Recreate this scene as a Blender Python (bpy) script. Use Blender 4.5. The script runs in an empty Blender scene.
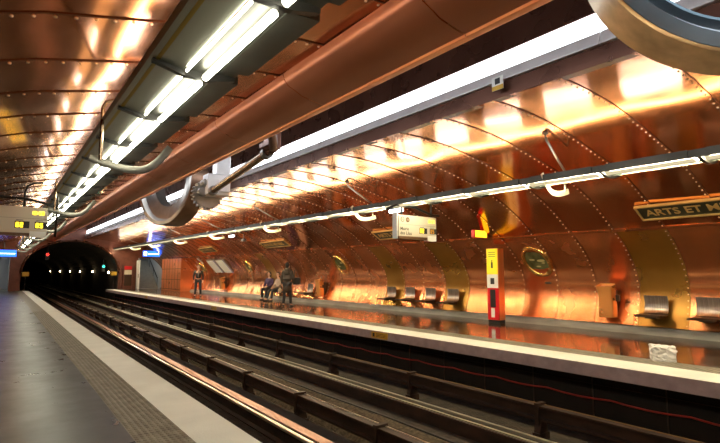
import bpy, bmesh, math, random
from mathutils import Vector, Matrix
random.seed(7)
S = bpy.context.scene
COL = S.collection
PI = math.pi

# ------------------------------------------------------------------ helpers
def tag(o, label=None, cat=None, group=None, kind=None):
    if label: o['label'] = label
    if cat: o['category'] = cat
    if group: o['group'] = group
    if kind: o['kind'] = kind
    return o

def empty(name, loc=(0, 0, 0), rz=0.0):
    o = bpy.data.objects.new(name, None)
    o.location = loc
    o.rotation_euler = (0, 0, rz)
    o.empty_display_size = 0.1
    COL.objects.link(o)
    return o

def lift(y, z):
    w = min(1.0, max(0.0, (z - 1.2) / 1.4))
    return z + 0.011 * max(y, -12) * w

class MB:
    def __init__(self):
        self.v = []; self.f = []; self.m = []
    def add(self, vs, fs, mi=0):
        b = len(self.v)
        self.v += [tuple(p) for p in vs]
        self.f += [tuple(i + b for i in f) for f in fs]
        self.m += [mi] * len(fs)
        return self
    def box(self, x0, x1, y0, y1, z0, z1, mi=0, M=None):
        vs = [(x, y, z) for z in (z0, z1) for y in (y0, y1) for x in (x0, x1)]
        if M is not None: vs = [tuple(M @ Vector(p)) for p in vs]
        fs = [(0, 2, 3, 1), (4, 5, 7, 6), (0, 1, 5, 4), (2, 6, 7, 3), (0, 4, 6, 2), (1, 3, 7, 5)]
        return self.add(vs, fs, mi)
    def extr(self, prof, y0, y1, mi=0, closed=True, cap=True, n=1):
        """profile list of (x,z) extruded along y"""
        k = len(prof); vs = []
        for j in range(n + 1):
            y = y0 + (y1 - y0) * j / n
            vs += [(x, y, z) for x, z in prof]
        fs = []
        for j in range(n):
            for i in range(k if closed else k - 1):
                a = j * k + i; b = j * k + (i + 1) % k
                fs.append((a, b, b + k, a + k))
        if closed and cap:
            fs.append(tuple(range(k - 1, -1, -1))); fs.append(tuple(n * k + i for i in range(k)))
        return self.add(vs, fs, mi)
    def tube(self, pts, r, n=10, mi=0, cap=True, flat=None):
        """tube along polyline; r number or list; flat=(scale_a, scale_b)"""
        pts = [Vector(p) for p in pts]; k = len(pts)
        rs = r if isinstance(r, (list, tuple)) else [r] * k
        t0 = (pts[1] - pts[0]).normalized()
        ref = Vector((0, 0, 1)) if abs(t0.z) < 0.9 else Vector((1, 0, 0))
        a = (ref - t0 * ref.dot(t0)).normalized()
        vs = []
        for i, p in enumerate(pts):
            t = (pts[min(i + 1, k - 1)] - pts[max(i - 1, 0)]).normalized()
            a = (a - t * a.dot(t)).normalized(); b = t.cross(a)
            fa, fb = flat if flat else (1, 1)
            for q in range(n):
                an = 2 * PI * q / n
                vs.append(p + (a * math.cos(an) * fa + b * math.sin(an) * fb) * rs[i])
        fs = []
        for i in range(k - 1):
            for q in range(n):
                q2 = (q + 1) % n
                fs.append((i * n + q, i * n + q2, (i + 1) * n + q2, (i + 1) * n + q))
        if cap:
            fs.append(tuple(range(n - 1, -1, -1))); fs.append(tuple((k - 1) * n + q for q in range(n)))
        return self.add(vs, fs, mi)
    def lathe(self, prof, M=None, n=32, mi=0, teeth=None, cap=True):
        """prof list of (r, h) about local Z axis"""
        vs = []; k = len(prof)
        for q in range(n):
            an = 2 * PI * q / n
            for (r, h) in prof:
                p = Vector((r * math.cos(an), r * math.sin(an), h))
                vs.append(M @ p if M is not None else p)
        fs = []
        for q in range(n):
            q2 = (q + 1) % n
            for i in range(k - 1):
                fs.append((q * k + i, q2 * k + i, q2 * k + i + 1, q * k + i + 1))
        return self.add(vs, fs, mi)
    def ball(self, c, r, sc=(1, 1, 1), n=12, mi=0, fn=None):
        vs = []; fs = []
        m = max(4, n // 2 + 1)
        for i in range(m + 1):
            ph = PI * i / m
            for q in range(n):
                an = 2 * PI * q / n
                p = Vector((math.sin(ph) * math.cos(an) * sc[0], math.sin(ph) * math.sin(an) * sc[1], math.cos(ph) * sc[2])) * r
                if fn: p = fn(p)
                vs.append(Vector(c) + p)
        for i in range(m):
            for q in range(n):
                q2 = (q + 1) % n
                fs.append((i * n + q, (i + 1) * n + q, (i + 1) * n + q2, i * n + q2))
        return self.add(vs, fs, mi)
    def build(self, name, mats, parent=None, smooth=False, bevel=0.0, auto=None, lifted=False, loc=None):
        me = bpy.data.meshes.new(name)
        vs = self.v
        if lifted: vs = [(p[0], p[1], lift(p[1], p[2])) for p in vs]
        me.from_pydata(vs, [], self.f)
        if not isinstance(mats, (list, tuple)): mats = [mats]
        for m in mats: me.materials.append(m)
        me.polygons.foreach_set('material_index', self.m)
        bm = bmesh.new(); bm.from_mesh(me)
        bmesh.ops.remove_doubles(bm, verts=bm.verts, dist=1e-5)
        bmesh.ops.recalc_face_normals(bm, faces=bm.faces)
        bm.to_mesh(me); bm.free()
        if smooth:
            me.polygons.foreach_set('use_smooth', [True] * len(me.polygons))
            if auto is not None:
                try: me.set_sharp_from_angle(angle=auto)
                except Exception: pass
        me.update()
        o = bpy.data.objects.new(name, me); COL.objects.link(o)
        if parent is not None: o.parent = parent
        if loc: o.location = loc
        if bevel:
            b = o.modifiers.new('bevel', 'BEVEL'); b.width = bevel; b.segments = 2; b.limit_method = 'ANGLE'; b.angle_limit = 0.6
        return o

def recenter(o):
    """give a top-level mesh its origin at base centre"""
    me = o.data
    xs = [v.co for v in me.vertices]
    c = Vector(((min(p.x for p in xs) + max(p.x for p in xs)) / 2, (min(p.y for p in xs) + max(p.y for p in xs)) / 2, min(p.z for p in xs)))
    me.transform(Matrix.Translation(-c)); o.location = c
    return o

def text_mesh(s, size, M, mat, name, parent, ext=0.003, sx=1.0, align='LEFT', bold=0.0):
    cu = bpy.data.curves.new(name, 'FONT')
    cu.body = s; cu.size = size; cu.extrude = ext; cu.align_x = align; cu.offset = bold
    cu.resolution_u = 3
    o = bpy.data.objects.new('tmp', cu); COL.objects.link(o)
    dg = bpy.context.evaluated_depsgraph_get()
    me = bpy.data.meshes.new_from_object(o.evaluated_get(dg))
    bpy.data.objects.remove(o)
    me.name = name
    me.transform(Matrix.Diagonal((sx, 1, 1, 1)))
    me.transform(M)
    me.materials.clear(); me.materials.append(mat)
    ob = bpy.data.objects.new(name, me); COL.objects.link(ob)
    ob.parent = parent
    return ob

def frame(o, x, y, z=None):
    """matrix from origin and x,y axes"""
    x = Vector(x).normalized(); y = Vector(y).normalized(); z = x.cross(y).normalized()
    M = Matrix((x, y, z)).transposed().to_4x4(); M.translation = Vector(o)
    return M

# ------------------------------------------------------------------ materials
def newmat(name):
    m = bpy.data.materials.new(name); m.use_nodes = True
    nt = m.node_tree
    return m, nt, nt.nodes['Principled BSDF']

def plain(name, col, rough=0.5, metal=0.0, bump=0.0, bscale=20, var=0.0, vscale=3, spec=0.5, stretch=(1, 1, 1), coat=0.0):
    m, nt, p = newmat(name)
    p.inputs['Base Color'].default_value = (*col, 1)
    p.inputs['Roughness'].default_value = rough
    p.inputs['Metallic'].default_value = metal
    p.inputs['Specular IOR Level'].default_value = spec
    p.inputs['Coat Weight'].default_value = coat
    tc = nt.nodes.new('ShaderNodeTexCoord'); mp = nt.nodes.new('ShaderNodeMapping')
    mp.inputs['Scale'].default_value = stretch
    nt.links.new(tc.outputs['Object'], mp.inputs['Vector'])
    if var:
        n = nt.nodes.new('ShaderNodeTexNoise'); n.inputs['Scale'].default_value = vscale; n.inputs['Detail'].default_value = 5
        nt.links.new(mp.outputs[0], n.inputs['Vector'])
        r = nt.nodes.new('ShaderNodeValToRGB')
        r.color_ramp.elements[0].position = 0.3; r.color_ramp.elements[1].position = 0.7
        r.color_ramp.elements[0].color = tuple(c * (1 - var) for c in col) + (1,)
        r.color_ramp.elements[1].color = tuple(min(1, c * (1 + var)) for c in col) + (1,)
        nt.links.new(n.outputs['Fac'], r.inputs['Fac']); nt.links.new(r.outputs['Color'], p.inputs['Base Color'])
    if bump:
        n = nt.nodes.new('ShaderNodeTexNoise'); n.inputs['Scale'].default_value = bscale; n.inputs['Detail'].default_value = 3
        nt.links.new(mp.outputs[0], n.inputs['Vector'])
        b = nt.nodes.new('ShaderNodeBump'); b.inputs['Strength'].default_value = bump; b.inputs['Distance'].default_value = 0.02
        nt.links.new(n.outputs['Fac'], b.inputs['Height']); nt.links.new(b.outputs['Normal'], p.inputs['Normal'])
    return m

def emis(name, col, s):
    m, nt, p = newmat(name)
    p.inputs['Base Color'].default_value = (0.02, 0.02, 0.02, 1)
    p.inputs['Emission Color'].default_value = (*col, 1)
    p.inputs['Emission Strength'].default_value = s
    return m

def copper(name, col, rough, metal=0.85, var=0.25, wave=0.25, aniso=0.0, rv=0.08):
    """hand-worked sheet metal: blotchy patina, gentle buckling, fine dents, grime streaks"""
    m, nt, p = newmat(name); N = nt.nodes; L = nt.links
    tc = N.new('ShaderNodeTexCoord')
    n1 = N.new('ShaderNodeTexNoise'); n1.inputs['Scale'].default_value = 0.9; n1.inputs['Detail'].default_value = 4; n1.inputs['Roughness'].default_value = 0.5
    L.new(tc.outputs['Object'], n1.inputs['Vector'])
    r = N.new('ShaderNodeValToRGB'); e = r.color_ramp.elements
    e[0].position = 0.25; e[1].position = 0.75
    e[0].color = (col[0] * (1 - var), col[1] * (1 - var * 1.15), col[2] * (1 - var * 1.2), 1)
    e[1].color = (min(1, col[0] * (1 + var)), col[1] * (1 + var), col[2] * (1 + var * .9), 1)
    L.new(n1.outputs['Fac'], r.inputs['Fac']); L.new(r.outputs['Color'], p.inputs['Base Color'])
    # roughness variation
    n2 = N.new('ShaderNodeTexNoise'); n2.inputs['Scale'].default_value = 1.7; n2.inputs['Detail'].default_value = 2
    L.new(tc.outputs['Object'], n2.inputs['Vector'])
    mr = N.new('ShaderNodeMapRange'); mr.inputs['From Min'].default_value = 0.3; mr.inputs['From Max'].default_value = 0.7
    mr.inputs['To Min'].default_value = max(0.02, rough - rv); mr.inputs['To Max'].default_value = rough + rv
    L.new(n2.outputs['Fac'], mr.inputs['Value']); L.new(mr.outputs[0], p.inputs['Roughness'])
    # buckling bump
    n3 = N.new('ShaderNodeTexNoise'); n3.inputs['Scale'].default_value = 1.1; n3.inputs['Detail'].default_value = 1.0
    L.new(tc.outputs['Object'], n3.inputs['Vector'])
    b = N.new('ShaderNodeBump'); b.inputs['Strength'].default_value = wave; b.inputs['Distance'].default_value = 0.06
    L.new(n3.outputs['Fac'], b.inputs['Height'])
    L.new(b.outputs['Normal'], p.inputs['Normal'])
    p.inputs['Metallic'].default_value = metal
    p.inputs['Anisotropic'].default_value = aniso
    return m

M = {}
M['copper_wall'] = copper('copper_wall', (0.60, 0.225, 0.09), 0.25, 0.88, 0.15, 0.02, rv=.04)
M['copper_ceil'] = copper('copper_ceiling', (0.62, 0.25, 0.11), 0.13, 0.98, 0.15, 0.09, rv=.02)
M['brass_wall'] = copper('brass_wall', (0.34, 0.17, 0.03), 0.3, 0.75, 0.2, 0.12, rv=.04)
M['copper_beam'] = copper('copper_beam', (0.46, 0.18, 0.10), 0.34, 0.6, 0.12, 0.04, rv=.03)
M['copper_lip'] = copper('copper_lip', (0.85, 0.34, 0.15), 0.36, 0.35, 0.08, 0.03)
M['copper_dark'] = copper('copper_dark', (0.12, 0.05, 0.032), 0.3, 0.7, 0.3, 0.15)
M['copper_bin'] = copper('copper_bin', (0.9, 0.4, 0.12), 0.32, 0.75, 0.1, 0.08)
M['copper_kiosk'] = copper('copper_kiosk', (0.85, 0.3, 0.12), 0.35, 0.75, 0.15, 0.1)
M['rivet'] = plain('rivet', (0.95, 0.66, 0.42), 0.35, 0.7)
M['seam'] = plain('seam', (0.12, 0.045, 0.02), 0.6, 0.5)
M['tube'] = emis('tube_light', (1.0, 0.96, 0.74), 18)
M['tube_up'] = emis('tube_uplight', (1.0, 0.72, 0.36), 22)
M['tube_far'] = emis('tube_far_light', (1.0, 0.86, 0.54), 150)
M['added_tray'] = emis('added_tray_glow', (0.95, 0.97, 1.0), 8)  # glow for added plates that mirror as white patches in the vault
M['diffuser'] = emis('cream_diffuser', (1.0, 0.84, 0.52), 0.5)
M['panel_white'] = emis('luminous_panel', (0.86, 0.93, 1.0), 5)
M['dark_steel'] = plain('dark_steel', (0.075, 0.075, 0.065), 0.42, 0.75, var=0.25)
M['wing'] = plain('wing_steel', (0.30, 0.31, 0.26), 0.3, 0.9, var=0.2, stretch=(1, .2, 1))
M['yellow_line'] = plain('yellow_line', (0.35, 0.25, 0.03), 0.5)
M['black'] = plain('black_paint', (0.012, 0.011, 0.01), 0.4)
M['cream'] = plain('cream_paint', (0.75, 0.68, 0.5), 0.4, var=0.1)
M['hoop'] = plain('hoop_steel', (0.22, 0.21, 0.18), 0.3, 0.8)
M['pipe'] = plain('pipe_steel', (0.38, 0.27, 0.18), 0.25, 0.9)
M['blue_steel'] = plain('blue_grey_steel', (0.14, 0.20, 0.24), 0.32, 0.85, var=0.15)
M['bronze'] = plain('bronze', (0.55, 0.40, 0.24), 0.36, 0.75, var=0.25, vscale=5)
M['dark_bronze'] = plain('dark_bronze', (0.16, 0.085, 0.05), 0.4, 0.7, var=0.2)
M['gun'] = plain('gun_metal', (0.30, 0.27, 0.24), 0.35, 0.85, var=0.2)
M['ledge'] = plain('ledge_metal', (0.78, 0.74, 0.73), 0.35, 0.3, var=0.1, bump=0.05, bscale=2)
M['white_nosing'] = plain('white_nosing', (0.88, 0.90, 0.82), 0.55, var=0.06, vscale=2.2, bump=0.15, bscale=60)
M['fascia'] = plain('fascia_concrete', (0.40, 0.31, 0.30), 0.65, var=0.15, vscale=6, bump=0.2, bscale=30)
M['skirt'] = plain('skirting_stone', (0.23, 0.23, 0.21), 0.45, var=0.35, vscale=5, stretch=(1, .25, 1))
M['tactile'] = plain('tactile_strip', (0.24, 0.22, 0.165), 0.5, var=0.25, vscale=8)
M['bed'] = plain('track_bed', (0.035, 0.024, 0.015), 0.9, var=0.5, vscale=6, bump=0.8, bscale=25)
M['gravel'] = plain('gravel_strip', (0.10, 0.075, 0.045), 0.95, var=0.6, vscale=18, bump=1.0, bscale=50)
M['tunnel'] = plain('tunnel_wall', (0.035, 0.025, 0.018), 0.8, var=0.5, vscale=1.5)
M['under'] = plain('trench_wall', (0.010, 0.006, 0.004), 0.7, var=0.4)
M['rust'] = plain('rusty_iron', (0.04, 0.02, 0.012), 0.55, 0.3, var=0.5, vscale=7, stretch=(1, .3, 1))
M['rail_shine'] = plain('polished_rail', (0.72, 0.62, 0.5), 0.28, 1.0)
M['rail_pink'] = plain('running_strip', (0.50, 0.30, 0.22), 0.38, 0.85, var=0.15, stretch=(1, .1, 1))
M['rail_pale'] = plain('pale_rail', (0.62, 0.60, 0.48), 0.35, 0.85)
M['rail_brown'] = plain('brown_rail', (0.28, 0.17, 0.07), 0.5, 0.6)
M['conc_blue'] = plain('dark_concrete', (0.075, 0.072, 0.075), 0.7, var=0.3)
M['red_cable'] = plain('red_cable', (0.42, 0.03, 0.02), 0.5)
M['joint'] = plain('tile_joint', (0.05, 0.03, 0.02), 0.6)
M['brass'] = plain('polished_brass', (0.78, 0.5, 0.16), 0.25, 0.95, var=0.15)
M['seat_steel'] = plain('seat_steel', (0.36, 0.32, 0.29), 0.28, 0.95, stretch=(1, 30, 1), var=0.3, vscale=2)
M['seat_dark'] = plain('seat_dark', (0.05, 0.03, 0.02), 0.4, 0.5)
M['red'] = plain('red_enamel', (0.62, 0.01, 0.015), 0.3)
M['white'] = plain('white_enamel', (0.8, 0.8, 0.76), 0.35)
M['board'] = plain('board_face', (0.62, 0.57, 0.47), 0.4)
M['board_brown'] = plain('board_brown', (0.12, 0.06, 0.025), 0.4)
M['led'] = emis('led_yellow', (1.0, 0.72, 0.02), 3.2)
M['led_dim'] = emis('led_amber', (0.8, 0.35, 0.02), 0.8)
M['yellow_lit'] = emis('yellow_lit', (1.0, 0.80, 0.02), 1.8)
M['yellow_lit2'] = emis('yellow_lit_soft', (1.0, 0.68, 0.0), 0.85)
M['yellow_plate'] = plain('yellow_plate', (0.62, 0.36, 0.03), 0.4, var=0.2)
M['blue_lit'] = emis('blue_lit', (0.02, 0.13, 1.0), 2.4)
M['white_lit'] = emis('white_lit', (0.85, 0.92, 1.0), 5)
M['lamp_tunnel'] = emis('tunnel_lamp', (1.0, 0.72, 0.38), 30)
M['sig_red'] = emis('signal_red', (1.0, 0.03, 0.02), 12)
M['sig_green'] = emis('signal_green', (0.05, 0.9, 0.65), 10)
M['plate_black'] = plain('nameplate_black', (0.012, 0.014, 0.008), 0.35)
M['gold_letter'] = plain('gold_letter', (0.62, 0.42, 0.16), 0.35, 0.6)
M['paper'] = plain('paper_bag', (0.80, 0.78, 0.74), 0.6, var=0.06)
M['poster'] = plain('poster_paper', (0.80, 0.78, 0.75), 0.4)
M['poster_blue'] = plain('poster_blue', (0.05, 0.07, 0.35), 0.4)
M['ink'] = plain('ink', (0.02, 0.02, 0.02), 0.5)
M['stair'] = plain('stair_stone', (0.42, 0.40, 0.34), 0.6, var=0.1)
M['white_tile'] = plain('white_tile', (0.82, 0.83, 0.82), 0.25)
M['brown_wall'] = plain('brown_wall', (0.16, 0.055, 0.035), 0.4, 0.3, var=0.2)
M['skin'] = plain('skin', (0.62, 0.36, 0.25), 0.5)
M['hair'] = plain('dark_hair', (0.014, 0.010, 0.008), 0.55)
M['grey_hair'] = plain('grey_hair', (0.28, 0.25, 0.22), 0.6)
M['leather'] = plain('black_leather', (0.018, 0.017, 0.017), 0.38)
M['shirt'] = plain('grey_shirt', (0.28, 0.28, 0.26), 0.8)
M['jeans'] = plain('dark_jeans', (0.03, 0.034, 0.045), 0.85)
M['purple'] = plain('purple_coat', (0.055, 0.03, 0.09), 0.8)
M['coat'] = plain('brown_coat', (0.05, 0.036, 0.026), 0.85, var=0.2)
M['cream_coat'] = plain('pale_coat', (0.42, 0.33, 0.26), 0.85)
M['trouser'] = plain('black_trousers', (0.02, 0.02, 0.024), 0.85)
M['bag_pale'] = plain('pale_bag', (0.6, 0.5, 0.35), 0.6)
M['diorama'] = plain('diorama', (0.34, 0.32, 0.13), 0.5)
M['glass'] = plain('porthole_glass', (0.10, 0.11, 0.05), 0.12, 0.2, var=0.7, vscale=4)

def floor_mat(name, c0, c1, r0, r1):
    m, nt, p = newmat(name); N = nt.nodes; L = nt.links
    tc = N.new('ShaderNodeTexCoord')
    n = N.new('ShaderNodeTexNoise'); n.inputs['Scale'].default_value = 1.6; n.inputs['Detail'].default_value = 8; n.inputs['Roughness'].default_value = 0.65
    L.new(tc.outputs['Object'], n.inputs['Vector'])
    r = N.new('ShaderNodeValToRGB'); e = r.color_ramp.elements
    e[0].position = 0.3; e[1].position = 0.72; e[0].color = (*c0, 1); e[1].color = (*c1, 1)
    L.new(n.outputs['Fac'], r.inputs['Fac'])
    # stone specks
    v = N.new('ShaderNodeTexNoise'); v.inputs['Scale'].default_value = 160; v.inputs['Detail'].default_value = 1
    L.new(tc.outputs['Object'], v.inputs['Vector'])
    mx = N.new('ShaderNodeMixRGB'); mx.blend_type = 'OVERLAY'; mx.inputs[0].default_value = 0.5
    L.new(r.outputs['Color'], mx.inputs[1]); L.new(v.outputs['Fac'], mx.inputs[2])
    L.new(mx.outputs[0], p.inputs['Base Color'])
    mr = N.new('ShaderNodeMapRange'); mr.inputs['From Min'].default_value = 0.3; mr.inputs['From Max'].default_value = 0.7
    mr.inputs['To Min'].default_value = r0; mr.inputs['To Max'].default_value = r1
    L.new(n.outputs['Fac'], mr.inputs['Value']); L.new(mr.outputs[0], p.inputs['Roughness'])
    b = N.new('ShaderNodeBump'); b.inputs['Strength'].default_value = 0.04; b.inputs['Distance'].default_value = 0.002
    L.new(v.outputs['Fac'], b.inputs['Height']); L.new(b.outputs['Normal'], p.inputs['Normal'])
    p.inputs['Specular IOR Level'].default_value = 0.5
    return m
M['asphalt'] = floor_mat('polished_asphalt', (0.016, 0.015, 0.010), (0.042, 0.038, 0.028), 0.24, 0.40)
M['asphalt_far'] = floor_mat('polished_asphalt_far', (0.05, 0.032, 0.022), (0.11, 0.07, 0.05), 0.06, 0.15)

# ------------------------------------------------------------------ setting
Y0, Y1 = -12.0, 44.0
XL, XR, XC = 1.69, 6.93, 4.31
ZB = -1.05
def mir(x): return 2 * XC - x

# ---- platforms
def platform(side):
    s = (lambda x: x) if side == 'R' else mir
    f = lambda a, b: (min(s(a), s(b)), max(s(a), s(b)))
    def slab(name, a, b, z0, z1, mat, bev=0):
        x0, x1 = f(a, b)
        o = MB().box(x0, x1, Y0, Y1 + .4, z0, z1).build(name, mat, bevel=bev); tag(o, kind='structure'); return o
    nm = 'right' if side == 'R' else 'left'
    wa, wb = (7.56, 8.02) if side == 'R' else (mir(1.285), mir(0.915))
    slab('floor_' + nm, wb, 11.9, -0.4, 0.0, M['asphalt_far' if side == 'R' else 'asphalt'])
    # tactile strip with studs
    mb = MB(); x0, x1 = f(wa, wb)
    mb.box(x0, x1, Y0, Y1 + .4, -0.4, 0.001)
    yy = -1.5 if side == 'R' else 0.8
    lim = 16 if side == 'R' else 20
    n = 8
    while yy < lim:
        for i in range(n):
            x = x0 + (x1 - x0) * (i + .5) / n
            r = .014
            mb.add([(x - r, yy - r, .001), (x + r, yy - r, .001), (x + r, yy + r, .001), (x - r, yy + r, .001), (x - r*.6, yy - r*.6, .007), (x + r*.6, yy - r*.6, .007), (x + r*.6, yy + r*.6, .007), (x - r*.6, yy + r*.6, .007)],
                   [(0, 1, 5, 4), (1, 2, 6, 5), (2, 3, 7, 6), (3, 0, 4, 7), (4, 5, 6, 7)])
        yy += .055
    o = mb.build('floor_' + nm + '_tactile_strip', M['tactile']); tag(o, kind='structure')
    # white nosing slab with fascia
    x0, x1 = f(XR, wa)
    mb = MB().box(x0, x1, Y0, Y1 + .4, -0.18, 0.004)
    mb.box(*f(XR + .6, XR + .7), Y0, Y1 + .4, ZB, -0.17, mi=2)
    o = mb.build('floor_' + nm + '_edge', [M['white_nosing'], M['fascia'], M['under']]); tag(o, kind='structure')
    for p in o.data.polygons:
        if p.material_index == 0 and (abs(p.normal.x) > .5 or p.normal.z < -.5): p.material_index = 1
    return
platform('R'); platform('L')

# skirting stone at wall foot (sloping) both sides
for nm, s in (('right', lambda x: x), ('left', mir)):
    pr = [(s(11.10), -0.02), (s(11.22), 0.15), (s(11.7), 0.15), (s(11.7), -0.02)]
    tag(MB().extr(pr, Y0, Y1 + .3).build('baseboard_' + nm, M['skirt']), kind='structure')

# ---- vault
PROF = [(11.20, .17), (11.285, .36), (11.355, .56), (11.405, .77), (11.43, .97), (11.39, 1.2), (11.26, 1.45), (11.07, 1.68), (10.86, 1.88),
        (10.62, 2.05), (10.42, 2.18), (10.1, 2.39), (9.75, 2.6), (9.35, 2.8), (8.95, 2.97), (8.5, 3.12), (8.0, 3.24), (7.4, 3.38), (6.9, 3.475), (6.4, 3.55), (6.1, 3.575), (5.8, 3.592), (5.5, 3.60), (5.2, 3.597)]
ISEAM = 10
SP = 0.973; YS = 3.97
KS = [k for k in range(-17, 42)]
GOLD = {0, 6, 9, -3, 19}
def ceil_z(x):
    if x < XC: x = mir(x)
    for (a, za), (b, zb) in zip(PROF, PROF[1:]):
        if b <= x <= a: return za + (zb - za) * (x - a) / (b - a)
    return PROF[-1][1]
def nrm(i):
    a = PROF[max(0, i - 1)]; b = PROF[min(len(PROF) - 1, i + 1)]
    t = Vector((b[0] - a[0], 0, b[1] - a[1])).normalized()
    return Vector((-t.z, 0, t.x)) if True else t   # into the room
def vault(name, s, i0, i1, mats, rivmax, kind='structure'):
    mb = MB()
    for k in KS:
        ya = max(Y0, YS + k * SP); yb = min(Y1, YS + (k + 1) * SP)
        if yb <= ya: continue
        mi = 1 if (k in GOLD and i0 == 0) else 0
        vs = []; n = i1 - i0 + 1
        for j in range(5):
            t = j / 4; y = ya + (yb - ya) * t
            for i in range(i0, i1 + 1):
                x, z = PROF[i]; nn = nrm(i)
                off = 0.012 * (1 - t) + (0.006 if i0 else .002) * math.sin(PI * t) * math.sin(k * 2.3 + i * .7)
                if n > 12: off += 0
                px = x + nn.x * off; pz = z + nn.z * off
                vs.append((s(px), y, lift(y, pz)))
        fs = []
        for j in range(4):
            for i in range(n - 1):
                fs.append((j * n + i, j * n + i + 1, (j + 1) * n + i + 1, (j + 1) * n + i))
        # lapped edge
        b = len(vs)
        for i in range(i0, i1 + 1):
            x, z = PROF[i]; nn = nrm(i)
            vs.append((s(x - nn.x * .004), ya, lift(ya, z - nn.z * .004)))
        mb.add(vs, fs, mi)
        mb.add(vs, [(i, i + 1, b + i + 1, b + i) for i in range(n - 1)], 3)
        # rivets
        if -3 <= k <= rivmax:
            d = 0.0; nxt = 0.06
            for i in range(i0, i1):
                A = Vector((PROF[i][0], 0, PROF[i][1])); B = Vector((PROF[i + 1][0], 0, PROF[i + 1][1])); Ls = (B - A).length
                while nxt <= d + Ls:
                    t = (nxt - d) / Ls; P = A.lerp(B, t); nn = nrm(i).lerp(nrm(i + 1), t).normalized()
                    u = Vector((nn.z, 0, -nn.x)); r = 0.015
                    c = P + nn * 0.012; c.y = ya + .035
                    q = [c + (u * math.cos(a) + Vector((0, 1, 0)) * math.sin(a)) * r for a in [PI / 3 * z for z in range(6)]]
                    q2 = [c + nn * .009 + (u * math.cos(a) + Vector((0, 1, 0)) * math.sin(a)) * r * .6 for a in [PI / 3 * z for z in range(6)]]
                    q3 = [c + nn * .013]
                    vv = [(s(p.x), p.y, lift(p.y, p.z)) for p in q + q2 + q3]
                    mb.add(vv, [(z, (z + 1) % 6, 6 + (z + 1) % 6, 6 + z) for z in range(6)] + [(6 + z, 6 + (z + 1) % 6, 12) for z in range(6)], 2)
                    nxt += 0.135
                d += Ls
    me = bpy.data.meshes.new(name); me.from_pydata(mb.v, [], mb.f)
    for m in mats: me.materials.append(m)
    me.polygons.foreach_set('material_index', mb.m)
    me.polygons.foreach_set('use_smooth', [True] * len(me.polygons))
    bm = bmesh.new(); bm.from_mesh(me); bmesh.ops.remove_doubles(bm, verts=bm.verts, dist=1e-5); bmesh.ops.recalc_face_normals(bm, faces=bm.faces); bm.to_mesh(me); bm.free()
    try: me.set_sharp_from_angle(angle=0.6)
    except Exception: pass
    o = bpy.data.objects.new(name, me); COL.objects.link(o); tag(o, kind=kind)
    return o
n = len(PROF) - 1
wm = [M['copper_wall'], M['brass_wall'], M['rivet'], M['seam']]
cm = [M['copper_ceil'], M['brass_wall'], M['rivet'], M['seam']]
ident = lambda x: x
vault('wall_right', ident, 0, ISEAM, wm, 26)
vault('wall_left', mir, 0, ISEAM, wm, -4)
vault('ceiling_right', ident, ISEAM, n, cm, 26)
vault('ceiling_left', mir, ISEAM, n, cm, 26)
# thin raised lap along the horizontal seam
x, z = PROF[ISEAM]
for nm, s in (('right', ident), ('left', mir)):
    mb = MB().extr([(s(x + .03), z - .03), (s(x + .015), z - .04), (s(x - .035), z + .005), (s(x - .02), z + .02)], Y0, Y1)
    tag(mb.build('trim_seam_' + nm, M['copper_wall'], lifted=True), kind='structure')

# ---- central recess above the tracks
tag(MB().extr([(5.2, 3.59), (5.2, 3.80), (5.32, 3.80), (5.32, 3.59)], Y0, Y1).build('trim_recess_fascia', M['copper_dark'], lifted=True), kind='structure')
mb = MB()
yy = Y0
while yy < Y1:
    y2 = min(yy + 2.9, Y1)
    mb.extr([(5.15, 3.805), (5.15, 3.82), (5.2, 3.965), (5.34, 3.965), (5.34, 3.805)], yy + .006, y2 - .006); yy += 2.9
tag(mb.build('trim_recess_ledge', M['ledge'], lifted=True), kind='structure')
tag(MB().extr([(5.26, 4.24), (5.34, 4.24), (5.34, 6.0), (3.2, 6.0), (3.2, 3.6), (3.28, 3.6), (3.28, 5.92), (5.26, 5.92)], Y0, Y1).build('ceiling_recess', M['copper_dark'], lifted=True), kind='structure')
mb = MB(); yy = Y0
while yy < Y1:
    y2 = min(yy + 2.9, Y1)
    mb.box(5.27, 5.33, yy + .012, y2 - .012, 3.967, 4.235); yy += 2.9
lp = mb.build('recess_lighting', M['panel_white'], lifted=True)
mb = MB(); yy = Y0
while yy < Y1:
    y2 = min(yy + 2.9, Y1)
    mb.box(3.28, 3.34, yy + .012, y2 - .012, 3.967, 4.235); yy += 2.9
lq = mb.build('recess_lighting', M['panel_white'], lifted=True)  # hidden strip added to light the ledge, wheels and cog
tag(lq, 'added unseen white light strip inside the ceiling slot on the copper beam side', 'light')
tag(lp, 'long glowing white light strip set above the grey ledge of the ceiling slot', 'light')

# copper beam: bulging duct beside the recess
mb = MB()
bp = [(2.48, 3.56), (2.50, 3.49), (2.55, 3.43), (2.66, 3.385), (2.74, 3.345), (2.9, 3.315), (3.04, 3.30)]
lipp = [(3.04, 3.30), (3.05, 3.28), (3.07, 3.278), (3.19, 3.318), (3.20, 3.33), (3.20, 3.42), (3.24, 4.2), (3.2, 4.2)]
yy = 0.35 - 2.25 * 6
while yy < Y1:
    a = max(Y0, yy) + .006; b = min(yy + 2.25, Y1) - .006
    if b > a:
        mb.extr(bp, a, b, closed=False); mb.extr(lipp, a, b, mi=1, closed=False)
        mb.extr([(p[0] + .004, p[1] + .012) for p in bp + lipp[1:4]], b, b + .012, mi=2, closed=False)
    yy += 2.25
o = mb.build('beam', [M['copper_beam'], M['copper_lip'], M['seam']], lifted=True, smooth=True, auto=0.5); tag(o, kind='structure')

# ---- track trench
tag(MB().box(XL - .8, XR + .8, Y0, 140, ZB - .1, ZB).build('floor_track_bed', M['bed']), kind='structure')
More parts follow.
